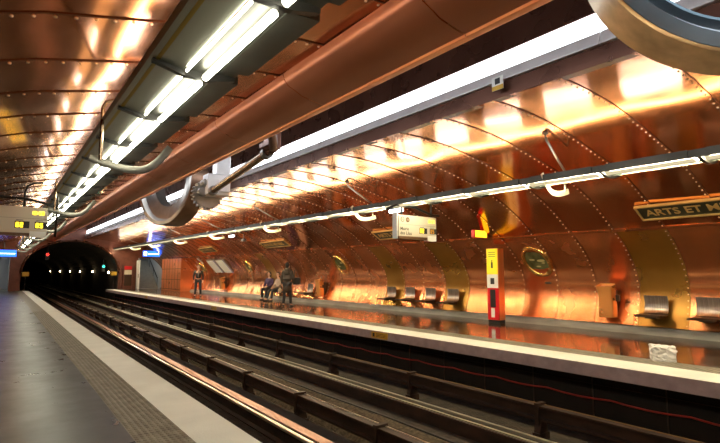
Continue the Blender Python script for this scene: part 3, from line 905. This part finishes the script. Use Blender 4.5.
for i, (k, lb) in enumerate(seats):
    o = proto if i == 0 else dup(proto)
    yy = YS + (k + .60) * SP if k < 5 else YS + (k + .52) * SP
    if k == 18: yy = 21.2
    if k == 19: yy = 22.15
    if k == 15: yy = 18.9
    if k == 16: yy = 20.0
    o.location = (11.14, yy, .45); o['label'] = lb

# bins
def make_bin():
    r = empty('litter_bin'); tag(r, 'x', 'bin', 'copper litter bins on the wall')
    secs = [(0, .33, .26, 0), (.1, .34, .27, 0), (.25, .335, .255, -.004), (.42, .32, .24, 0), (.55, .33, .25, .006), (.66, .37, .28, .014), (.72, .38, .29, .016)]
    mb = MB(); vs = []; n = 16
    for (z, w, d, sh) in secs:
        for q in range(n):
            a = 2 * PI * q / n; e = .35
            cx = math.copysign(abs(math.cos(a)) ** e, math.cos(a)); sy = math.copysign(abs(math.sin(a)) ** e, math.sin(a))
            zz = z + (.0 if z < .7 else .03 * (cx))
            vs.append((-.02 + d / 2 * cx - sh, w / 2 * sy + sh, zz))
    fs = [(i * n + q, i * n + (q + 1) % n, (i + 1) * n + (q + 1) % n, (i + 1) * n + q) for i in range(len(secs) - 1) for q in range(n)]
    fs.append(tuple(range(n - 1, -1, -1)))
    mb.add(vs, fs)
    mb.build('body', M['copper_bin'], r, smooth=True, auto=.6)
    top = MB(); top.lathe([(0, .68), (.1, .68), (.15, .70)], None, 16)
    top.build('lid', M['copper_lip'], r, smooth=True)
    MB().box(.0, .06, -.25, -.17, .36, .5).build('lock_bracket', M['seat_dark'], r, bevel=.006)
    MB().box(.08, .3, -.08, .08, .1, .6).build('wall_mount', M['seat_dark'], r)
    return r
pb = make_bin()
for i, (yy, lb) in enumerate([(5.52, 'orange copper litter bin nearest the camera, left of the two nearest seats'), (17.9, 'orange copper litter bin right of the standing person in brown coat'), (31.2 - 1.8, 'orange copper litter bin right of the standing man in black')]):
    o = pb if i == 0 else dup(pb)
    o.location = (11.12, yy, .32); o['label'] = lb

# fascia plates (warning plates on the platform edge)
for i, (u, lb) in enumerate([(8.6, 'yellow brown warning plate on the far platform edge, nearest and largest'), (19.2, 'yellow brown warning plate on the far platform edge below the posters'), (30.5, 'tiny yellow brown warning plate on the platform edge farthest away')]):
    r = empty('warning_plate', (6.93, u, -.09)); tag(r, lb, 'plate', 'warning plates on the far platform edge')
    MB().box(-.014, -.001, -.29, .29, -.068, .068).build('plate', M['yellow_plate'], r)
    mb = MB(); mb.box(-.016, -.014, .17, .24, -.04, .04)
    for q in (-.03, 0, .03): mb.box(-.016, -.014, -.22, .12, q - .005, q + .005)
    mb.build('print', M['ink'], r)

# crumpled white paper bag
bm = bmesh.new(); bmesh.ops.create_cube(bm, size=1); bmesh.ops.subdivide_edges(bm, edges=bm.edges, cuts=6, use_grid_fill=True)
rr = random.Random(3)
for v in bm.verts:
    v.co = Vector((v.co.x * .24, v.co.y * .30, v.co.z * .21))
    if v.co.z > -.1: v.co += Vector((rr.uniform(-.022, .022), rr.uniform(-.022, .022), rr.uniform(-.02, .02)))
    v.co.z += .105
    if v.co.z < .001: v.co.z = .001
me = bpy.data.meshes.new('paper_bag'); bm.to_mesh(me); bm.free(); me.materials.append(M['paper'])
o = bpy.data.objects.new('paper_bag', me); COL.objects.link(o); o.location = (8.05, 3.22, .002); o.rotation_euler = (0, 0, .55)
tag(o, 'crumpled white paper bag lying on the far platform near its edge', 'bag')

# ------------------------------------------------------------------ departure boards
SEG = {'0': 'abcdef', '1': 'bc', '2': 'abged', '5': 'afgcd', '3': 'abgcd', '4': 'fgbc', '6': 'afgedc', '7': 'abc', '8': 'abcdefg', '9': 'abfgcd'}
def digits(s, x, z, h, mb, y=-.004):
    w = h * .52; t = h * .19
    for ch in s:
        if ch == ':':
            mb.box(x, x + t, y, y + .003, z + h * .2, z + h * .2 + t); mb.box(x, x + t, y, y + .003, z + h * .65, z + h * .65 + t); x += t * 2; continue
        for q in SEG[ch]:
            R = {'a': (0, w, h - t, h), 'b': (w - t, w, h / 2, h), 'c': (w - t, w, 0, h / 2), 'd': (0, w, 0, t), 'e': (0, t, 0, h / 2), 'f': (0, t, h / 2, h), 'g': (0, w, h / 2 - t / 2, h / 2 + t / 2)}[q]
            mb.box(x + R[0], x + R[1], y, y + .003, z + R[2], z + R[3])
        x += w * 1.35
def board(cx, y, z0, w, h, label, first, second, dim2):
    r = empty('departure_board', (cx, y, z0)); tag(r, label, 'sign', 'hanging departure boards')
    MB().box(-w / 2, w / 2, 0.0, .14, 0.06, h).build('housing', M['board'], r, bevel=.008)
    MB().box(-w / 2, w / 2 - .3, -.002, .12, 0, .06).build('lower_band', M['board_brown'], r)
    MB().box(w / 2 - .3, w / 2 - .01, -.003, .12, -.02, .10).build('logo_tab', M['white'], r)
    T = lambda x, z: Matrix.Translation((x, -.003, z)) @ Matrix.Rotation(PI / 2, 4, 'X')
    text_mesh('Mairie', .105, T(-w / 2 + .04, .20), M['ink'], 'destination_text', r, .001, bold=.001)
    text_mesh('des Lilas', .105, T(-w / 2 + .04, .10), M['ink'], 'destination_text', r, .001, bold=.001)
    mb = MB(); mb.box(-w / 2 + .02, w / 2 - .02, -.003, 0, h * .60, h * .60 + .006); mb.build('divider', M['gun'], r)
    mb = MB(); mb.lathe([(.045, 0), (.058, 0), (.058, .004), (.045, .004)], Matrix.Translation((-w / 2 + .11, 0, h * .81)) @ Matrix.Rotation(PI / 2, 4, 'X'), 24); mb.build('metro_ring', M['ink'], r)
    text_mesh('M', .08, T(-w / 2 + .075, h * .81 - .028), M['ink'], 'metro_letter', r, .001)
    mb = MB(); mb.lathe([(0, .003), (.06, .003), (.06, 0)], Matrix.Translation((-w / 2 + .27, 0, h * .81)) @ Matrix.Rotation(PI / 2, 4, 'X'), 24); b = mb.build('line_badge', M['board_brown'], r)
    text_mesh('11', .075, T(-w / 2 + .232, h * .81 - .026) @ Matrix.Translation((0, 0, .002)), M['board'], 'line_number', r, .001)
    mb = MB(); digits('10:58' if dim2 == 0 else '10:57', w / 2 - .29, h * .74, .075, mb); mb.build('clock_digits', M['led'], r)
    x1 = w / 2 - .54 ; x2 = w / 2 - .2
    mb = MB(); mb.box(x1 - .02, x1 + .23, -.002, 0, h * .26, h * .5); mb.box(x2 - .02, x2 + .2, -.002, 0, h * .26, h * .5); mb.build('display_window', M['ink'], r)
    mb = MB(); digits(first, x1, h * .29, .10, mb); mb.build('wait_digits', M['led'], r)
    mb = MB(); digits(second, x2, h * .29, .10, mb); mb.build('wait_digits', M['led_dim'] if dim2 else M['led'], r)
    mb = MB(); mb.box(x1, x1 + .12, -.003, 0, h * .53, h * .545); mb.box(x2, x2 + .12, -.003, 0, h * .53, h * .545); mb.build('small_print', M['ink'], r)
    return r
b = board(7.78, 8.2, 2.09, 1.2, .55, 'pale departure board hanging over the far platform', '02', '05', 1)
mb = MB()
mb.tube([(.5, .07, .5), (.5, .07, .9)], .022, 8); mb.tube([(-.45, .07, .5), (-.45, .07, .9)], .022, 8)
mb.tube([(-.9, .07, .66), (-.6, .07, .78), (0, .07, .76), (.5, .07, .62), (.75, .07, .62)], .03, 8)
mb.build('bracket', M['black'], b, smooth=True)
MB().box(-.66, -.63, 0, .16, 0, .6).build('side_fin', M['white'], b, bevel=.01)
b = board(.08, 12.0, 2.07, 1.24, .60, 'pale departure board hanging over the near platform at the left edge', '02', '05', 0)
mb = MB()
mb.tube([(-1.2, .07, .76), (-.4, .07, .79), (.2, .07, .78), (.6, .07, .70), (.78, .07, .7)], .03, 8)
for dx in (.2, .78): mb.tube([(dx - .0, .07, .0 if dx > .7 else .5), (dx, .07, .9), (dx + .04, .07, 1.05), (dx + .14, .07, 1.12), (dx + .3, .07, 1.14)], .022, 8)
mb.build('bracket', M['black'], b, smooth=True)

# blue exit signs
def blue(x, y, z, w, h, lb):
    r = empty('exit_sign', (x, y, z)); tag(r, lb, 'sign')
    MB().box(-w / 2, w / 2, .0, .15, 0, h).build('housing', M['black'], r)
    MB().box(-w / 2 + .02, w / 2 - .02, -.01, 0, .02, h - .02).build('face', M['blue_lit'], r)
    mb = MB(); mb.box(-w / 2 + .1, -w / 2 + .3, -.014, -.01, .1, h - .1); mb.box(-w / 2 + .4, w / 2 - .1, -.014, -.01, h * .42, h * .50); mb.build('lettering', M['white_lit'], r)
    MB().tube([(0, .07, h), (0, .07, h + .5)], .02, 6).build('post', M['black'], r)
blue(9.45, 40.6, 2.62, 1.3, .48, 'glowing blue exit sign hanging before the exit stairs of the far platform')
blue(.0, 41.5, 2.45, 1.5, .5, 'glowing blue exit sign hanging at the end of the near platform')
# small cold lamps on rail and CCTV camera
for (x, y, z, lb) in ((7.45, 8.6, 2.92, 'short cold white lamp at the rail above the departure board'), (7.7, 19.5, 3.0, 'small cold white lamp under the far light rail')):
    o = MB().tube([(0, -.22, 0), (0, .22, 0)], .045, 10).build('spot_lamp', M['white_lit'], smooth=True); o.location = (x, y, z - .13); tag(o, lb, 'lamp')
r = empty('security_camera', (8.2, 19.4, 2.72)); tag(r, 'small black security camera under the far light rail', 'camera')
MB().box(-.06, .06, -.16, .16, -.06, .06).build('body', M['black'], r, bevel=.015)
MB().lathe([(0, 0), (.045, 0), (.045, .04), (.035, .04)], Matrix.Translation((0, -.16, 0)) @ Matrix.Rotation(PI / 2, 4, 'X'), 16).build('lens', M['gun'], r)
MB().tube([(0, 0, .05), (0, 0, .3), (-.3, 0, .36)], .018, 8).build('arm', M['black'], r)
# little yellow label on the recess fascia
o = MB().box(-.006, 0, -.09, .09, -.10, .08).build('label_plate', M['white']); 
q = MB().box(-.008, -.006, -.09, .09, -.10, -.04).build('yellow_strip', M['yellow_plate'], o)
q = MB().box(-.008, -.006, -.04, .04, -.02, .06).build('print', M['ink'], o)
o.location = (5.11, 3.83, lift(3.83, 3.77)); tag(o, 'small white and yellow label plate on the edge of the ceiling slot', 'label')

# ------------------------------------------------------------------ people
def skin_mesh(name, pts, edges, mat, parent, sub=1, root=0):
    me = bpy.data.meshes.new(name)
    me.from_pydata([p[0] for p in pts], edges, [])
    o = bpy.data.objects.new('tmp', me); COL.objects.link(o)
    md = o.modifiers.new('s', 'SKIN'); md.use_smooth_shade = True
    for i, d in enumerate(me.skin_vertices[0].data):
        rr = pts[i][1]; d.radius = rr if isinstance(rr, tuple) else (rr, rr); d.use_root = (i == root)
    ss = o.modifiers.new('u', 'SUBSURF'); ss.levels = sub; ss.render_levels = sub
    dg = bpy.context.evaluated_depsgraph_get()
    m2 = bpy.data.meshes.new_from_object(o.evaluated_get(dg))
    bpy.data.objects.remove(o)
    m2.name = name; m2.materials.clear(); m2.materials.append(mat)
    m2.polygons.foreach_set('use_smooth', [True] * len(m2.polygons))
    ob = bpy.data.objects.new(name, m2); COL.objects.link(ob); ob.parent = parent
    return ob

def person(name_label, loc, rz, J, top, legs, hairm, scale=1.0, coat=None, longhair=False, shirt=None):
    """J joint dict; person faces -Y in local coordinates"""
    r = empty('person', loc, rz); r.scale = (scale,) * 3
    tag(r, name_label, 'person')
    V = Vector
    # body: pelvis spine neck head, arms, legs - one continuous skin
    P = []; E = []
    def add(p, rad, par=None):
        P.append((V(p), rad)); 
        if par is not None: E.append((par, len(P) - 1))
        return len(P) - 1
    pel = add(J['pelvis'], (.13, .10)); wa = add(J['waist'], (.12, .09), pel); ch = add(J['chest'], (.14, .10), wa)
    nb = add(J['neck'], .055, ch); hd0 = add(V(J['head']) - V((0, 0, .07)), .055, nb)
    for sd in 'LR':
        sh = add(J['sh' + sd], .055, ch); el = add(J['el' + sd], .04, sh); wr = add(J['wr' + sd], .026, el)
        hp = add(J['hip' + sd], .085, pel); kn = add(J['kn' + sd], .055, hp); an = add(J['an' + sd], .035, kn); add(J['toe' + sd], .03, an)
    body = skin_mesh('body', P, E, M['skin'], r)
    # head, face and hands merged into the body mesh
    mb = MB(); h = V(J['head']); fd = V(J.get('face', (0, -1, 0))).normalized(); rt = fd.cross(V((0, 0, 1))).normalized() * -1
    Fm = Matrix((rt, -fd, V((0, 0, 1)))).transposed().to_4x4(); Fm.translation = h
    def hf(p):
        q = p.copy(); 
        if q.z < 0: q.x *= 1 + q.z * 2.2; q.y *= 1 + q.z * .9
        return q
    a = MB(); a.ball((0, 0, 0), .1, (.78, .95, 1.18), 20, fn=hf)
    a.ball((0, -.098, -.015), .017, (.8, 1, 1.5), 8)
    for sx in (-1, 1): a.ball((sx * .079, .005, -.005), .026, (.35, .8, 1.2), 8)
    a.tube([(-.022, -.088, -.058), (0, -.094, -.058), (.022, -.088, -.058)], .006, 6)
    mb.add([Fm @ V(p) for p in a.v], a.f)
    for sd in 'LR':
        w = V(J['wr' + sd]); d = (w - V(J['el' + sd])).normalized(); d = (d + V((0, -.1, -.15))).normalized()
        sidev = d.cross(V((0, 1, 0.3))).normalized()
        mb.tube([w, w + d * .05, w + d * .09], [.022, .034, .032], 8, flat=(.55, 1.2))
        up = d.cross(sidev)
        for f in range(4):
            o_ = sidev * (.024 - .016 * f); L = (.062, .074, .07, .054)[f]
            b0 = w + d * .08 + o_
            mb.tube([b0, b0 + d * L * .5 + up * .006, b0 + d * L * .9 + up * .022], [.0095, .009, .007], 6)
        b0 = w + d * .03 + sidev * .026
        mb.tube([b0, b0 + sidev * .025 + d * .02, b0 + sidev * .03 + d * .05], [.012, .010, .008], 6)
    bm = bmesh.new(); bm.from_mesh(body.data)
    t = bpy.data.meshes.new('t'); t.from_pydata(mb.v, [], mb.f); bm.from_mesh(t); bmesh.ops.recalc_face_normals(bm, faces=bm.faces)
    bm.to_mesh(body.data); bm.free(); body.data.polygons.foreach_set('use_smooth', [True] * len(body.data.polygons))
    body.data.materials.clear(); body.data.materials.append(M['skin'])
    e = MB()
    for sx in (-1, 1): e.ball((sx * .031, -.086, .012), .011, (1.2, .7, .7), 8)
    ee = MB(); ee.add([Fm @ V(p) for p in e.v], e.f); ee.build('eyes', M['ink'], r, smooth=True)
    # hair
    hb = MB()
    def hh(p):
        q = p.copy()
        if q.y < -.02 and q.z < .055: q.y = max(q.y, -.045); q.z = max(q.z, .0)
        return q
    hb.ball((0, .012, .018), .107, (.86, 1.0, 1.13), 20, fn=hh)
    hb.ball((0, .03, -.03), .088, (.85, .85, 1.0), 14)
    if longhair: hb.ball((0, .045, -.04), .095, (.9, .75, 1.15), 16)
    h2 = MB(); h2.add([Fm @ V(p) for p in hb.v], hb.f); h2.build('hair', hairm, r, smooth=True)
    # upper garment
    P.clear(); E.clear()
    k = 1.14
    pel = add(V(J['pelvis']) + V((0, 0, .02)), (.155, .125)); wa = add(J['waist'], (.15, .118), pel); ch = add(J['chest'], (.172, .125), wa)
    nb = add(V(J['chest']).lerp(V(J['neck']), .75), .07, ch)
    if coat: add(V(J['neck']) + V((0, .01, .02)), .068, nb)
    for sd in 'LR':
        sh = add(J['sh' + sd], .075, ch); el = add(J['el' + sd], .06, sh); add(V(J['el' + sd]).lerp(V(J['wr' + sd]), .93), .042, el)
    if coat:   # long coat skirt
        c1 = add(V(J['pelvis']) + V((0, 0, -.14)), (.215, .165), pel); add(V(J['pelvis']) + V((0, .0, -coat)), (.24, .185), c1)
    skin_mesh('coat' if coat else 'jacket', P, E, top, r)
    if coat: MB().ball(V(J['neck']) + V((0, .01, -.03)), .12, (1.05, .95, .95), 14).ball(V(J['chest']) + V((0, .01, .04)), .17, (1.05, .8, .8), 14).build('collar', top, r, smooth=True)
    if shirt:
        c = V(J['chest']); w = V(J['waist'])
        MB().tube([w + V((0, -.115, -.02)), c + V((0, -.118, -.02)), c + V((0, -.10, .12))], [.045, .055, .03], 10, flat=(.5, 1)).build('shirt', shirt, r, smooth=True)
    # trousers
    P.clear(); E.clear()
    pel = add(V(J['pelvis']) + V((0, 0, -.01)), (.14, .115))
    for sd in 'LR':
        hp = add(J['hip' + sd], .10, pel); kn = add(J['kn' + sd], .072, hp); add(V(J['kn' + sd]).lerp(V(J['an' + sd]), .95), .058, kn)
    skin_mesh('trousers', P, E, legs, r)
    for sd in 'LR':
        a_ = V(J['an' + sd]); t_ = V(J['toe' + sd])
        d = (t_ - a_); d.z = 0; d.normalize(); base = V((a_.x, a_.y, .035))
        MB().tube([base - d * .07, base - d * .03, base + d * .08, base + d * .18], [.036, .046, .044, .03], 10, flat=(.75, 1)).build('shoe', M['ink'], r, smooth=True)
    return r
STAND = dict(pelvis=(0, 0, .96), waist=(0, 0, 1.10), chest=(0, 0, 1.33), neck=(0, 0, 1.50), head=(0, -.01, 1.66),
             shL=(-.19, 0, 1.42), elL=(-.26, .03, 1.14), wrL=(-.24, -.04, .90), shR=(.19, 0, 1.42), elR=(.26, .03, 1.14), wrR=(.24, -.04, .90),
             hipL=(-.10, 0, .90), knL=(-.13, -.02, .49), anL=(-.15, .01, .08), toeL=(-.17, -.14, .04),
             hipR=(.10, 0, .90), knR=(.13, -.02, .49), anR=(.15, .01, .08), toeR=(.19, -.14, .04))
person('man standing on the far platform in black leather jacket and dark jeans', (9.0, 27.6, 0), -.35, STAND, M['leather'], M['jeans'], M['grey_hair'], 1.0, shirt=M['shirt'])
st = dict(STAND); st.update(face=(-.3, -1, -.2), anL=(-.16, .0, .08), anR=(.14, .06, .08), toeL=(-.2, -.15, .04), wrL=(-.22, -.12, .95))
w = person('standing person in long dark brown coat, seen from behind, facing the seated pair', (9.15, 17.2, 0), 2.25, st, M['coat'], M['trouser'], M['hair'], .97, coat=.42)
SIT = dict(pelvis=(0, 0, .52), waist=(0, -.03, .66), chest=(0, -.02, .90), neck=(0, -.03, 1.08), head=(0, -.06, 1.24),
           shL=(-.18, -.02, .99), elL=(-.23, -.08, .74), wrL=(-.10, -.30, .64), shR=(.18, -.02, .99), elR=(.23, -.08, .74), wrR=(.08, -.32, .64),
           hipL=(-.10, -.04, .52), knL=(-.13, -.44, .53), anL=(-.13, -.40, .08), toeL=(-.14, -.54, .04),
           hipR=(.10, -.04, .52), knR=(.13, -.44, .53), anR=(.14, -.50, .08), toeR=(.15, -.64, .04))
person('seated person in dark purple jacket and black trousers, hands in lap', (10.78, 22.1, 0), -PI / 2 + .45, SIT, M['purple'], M['trouser'], M['hair'], 1.02, longhair=True)
s2 = dict(SIT); s2.update(face=(.5, -1, 0), anL=(-.10, -.62, .08), toeL=(-.1, -.76, .04))
person('seated person in pale coat half hidden by the standing person', (10.75, 21.05, 0), -PI / 2 + .1, s2, M['cream_coat'], M['jeans'], M['hair'], 1.0, longhair=True)
# handbag held by the standing person and shoulder bag
r = empty('handbag', (8.98, 17.5, .62)); r.rotation_euler = (0, 0, .6); tag(r, 'small cream handbag held by the standing person in brown coat', 'bag')
MB().ball((0, 0, .0), .13, (1, .45, .85), 14).build('bag_body', M['bag_pale'], r, smooth=True)
MB().tube([(-.08, 0, .08), (-.06, 0, .2), (.06, 0, .2), (.08, 0, .08)], .01, 6).build('handle', M['ink'], r, smooth=True)
r = empty('shoulder_bag', (9.47, 17.0, .86)); r.rotation_euler = (0, 0, .5); tag(r, 'black shoulder bag at the hip of the standing person in brown coat', 'bag')
MB().box(-.07, .07, -.15, .15, 0, .28).build('bag_body', M['leather'], r, bevel=.03)
MB().tube([(-.02, -.1, .27), (-.12, -.05, .58), (-.12, .05, .58), (-.02, .1, .27)], .012, 6).build('strap', M['ink'], r, smooth=True)

# ------------------------------------------------------------------ camera
cam = bpy.data.cameras.new('camera'); co = bpy.data.objects.new('camera', cam); COL.objects.link(co)
F = 480.0
ph = math.atan(52 / F); th = math.atan(358 * math.cos(ph) / F)
cam.sensor_width = 36; cam.lens = 36 * F / 720; cam.clip_end = 300; cam.clip_start = .05
co.location = (0, 0, 1.3)
co.rotation_euler = (PI / 2 + ph, 0, -th)
S.camera = co

# ------------------------------------------------------------------ world and view
w = bpy.data.worlds.new('world'); S.world = w; w.use_nodes = True
w.node_tree.nodes['Background'].inputs[0].default_value = (0.01, 0.008, 0.006, 1)
w.node_tree.nodes['Background'].inputs[1].default_value = 0.2
S.view_settings.view_transform = 'Standard'; S.view_settings.look = 'None'
S.view_settings.exposure = 0.5; S.view_settings.gamma = 1.0; S.view_settings.use_curve_mapping = False
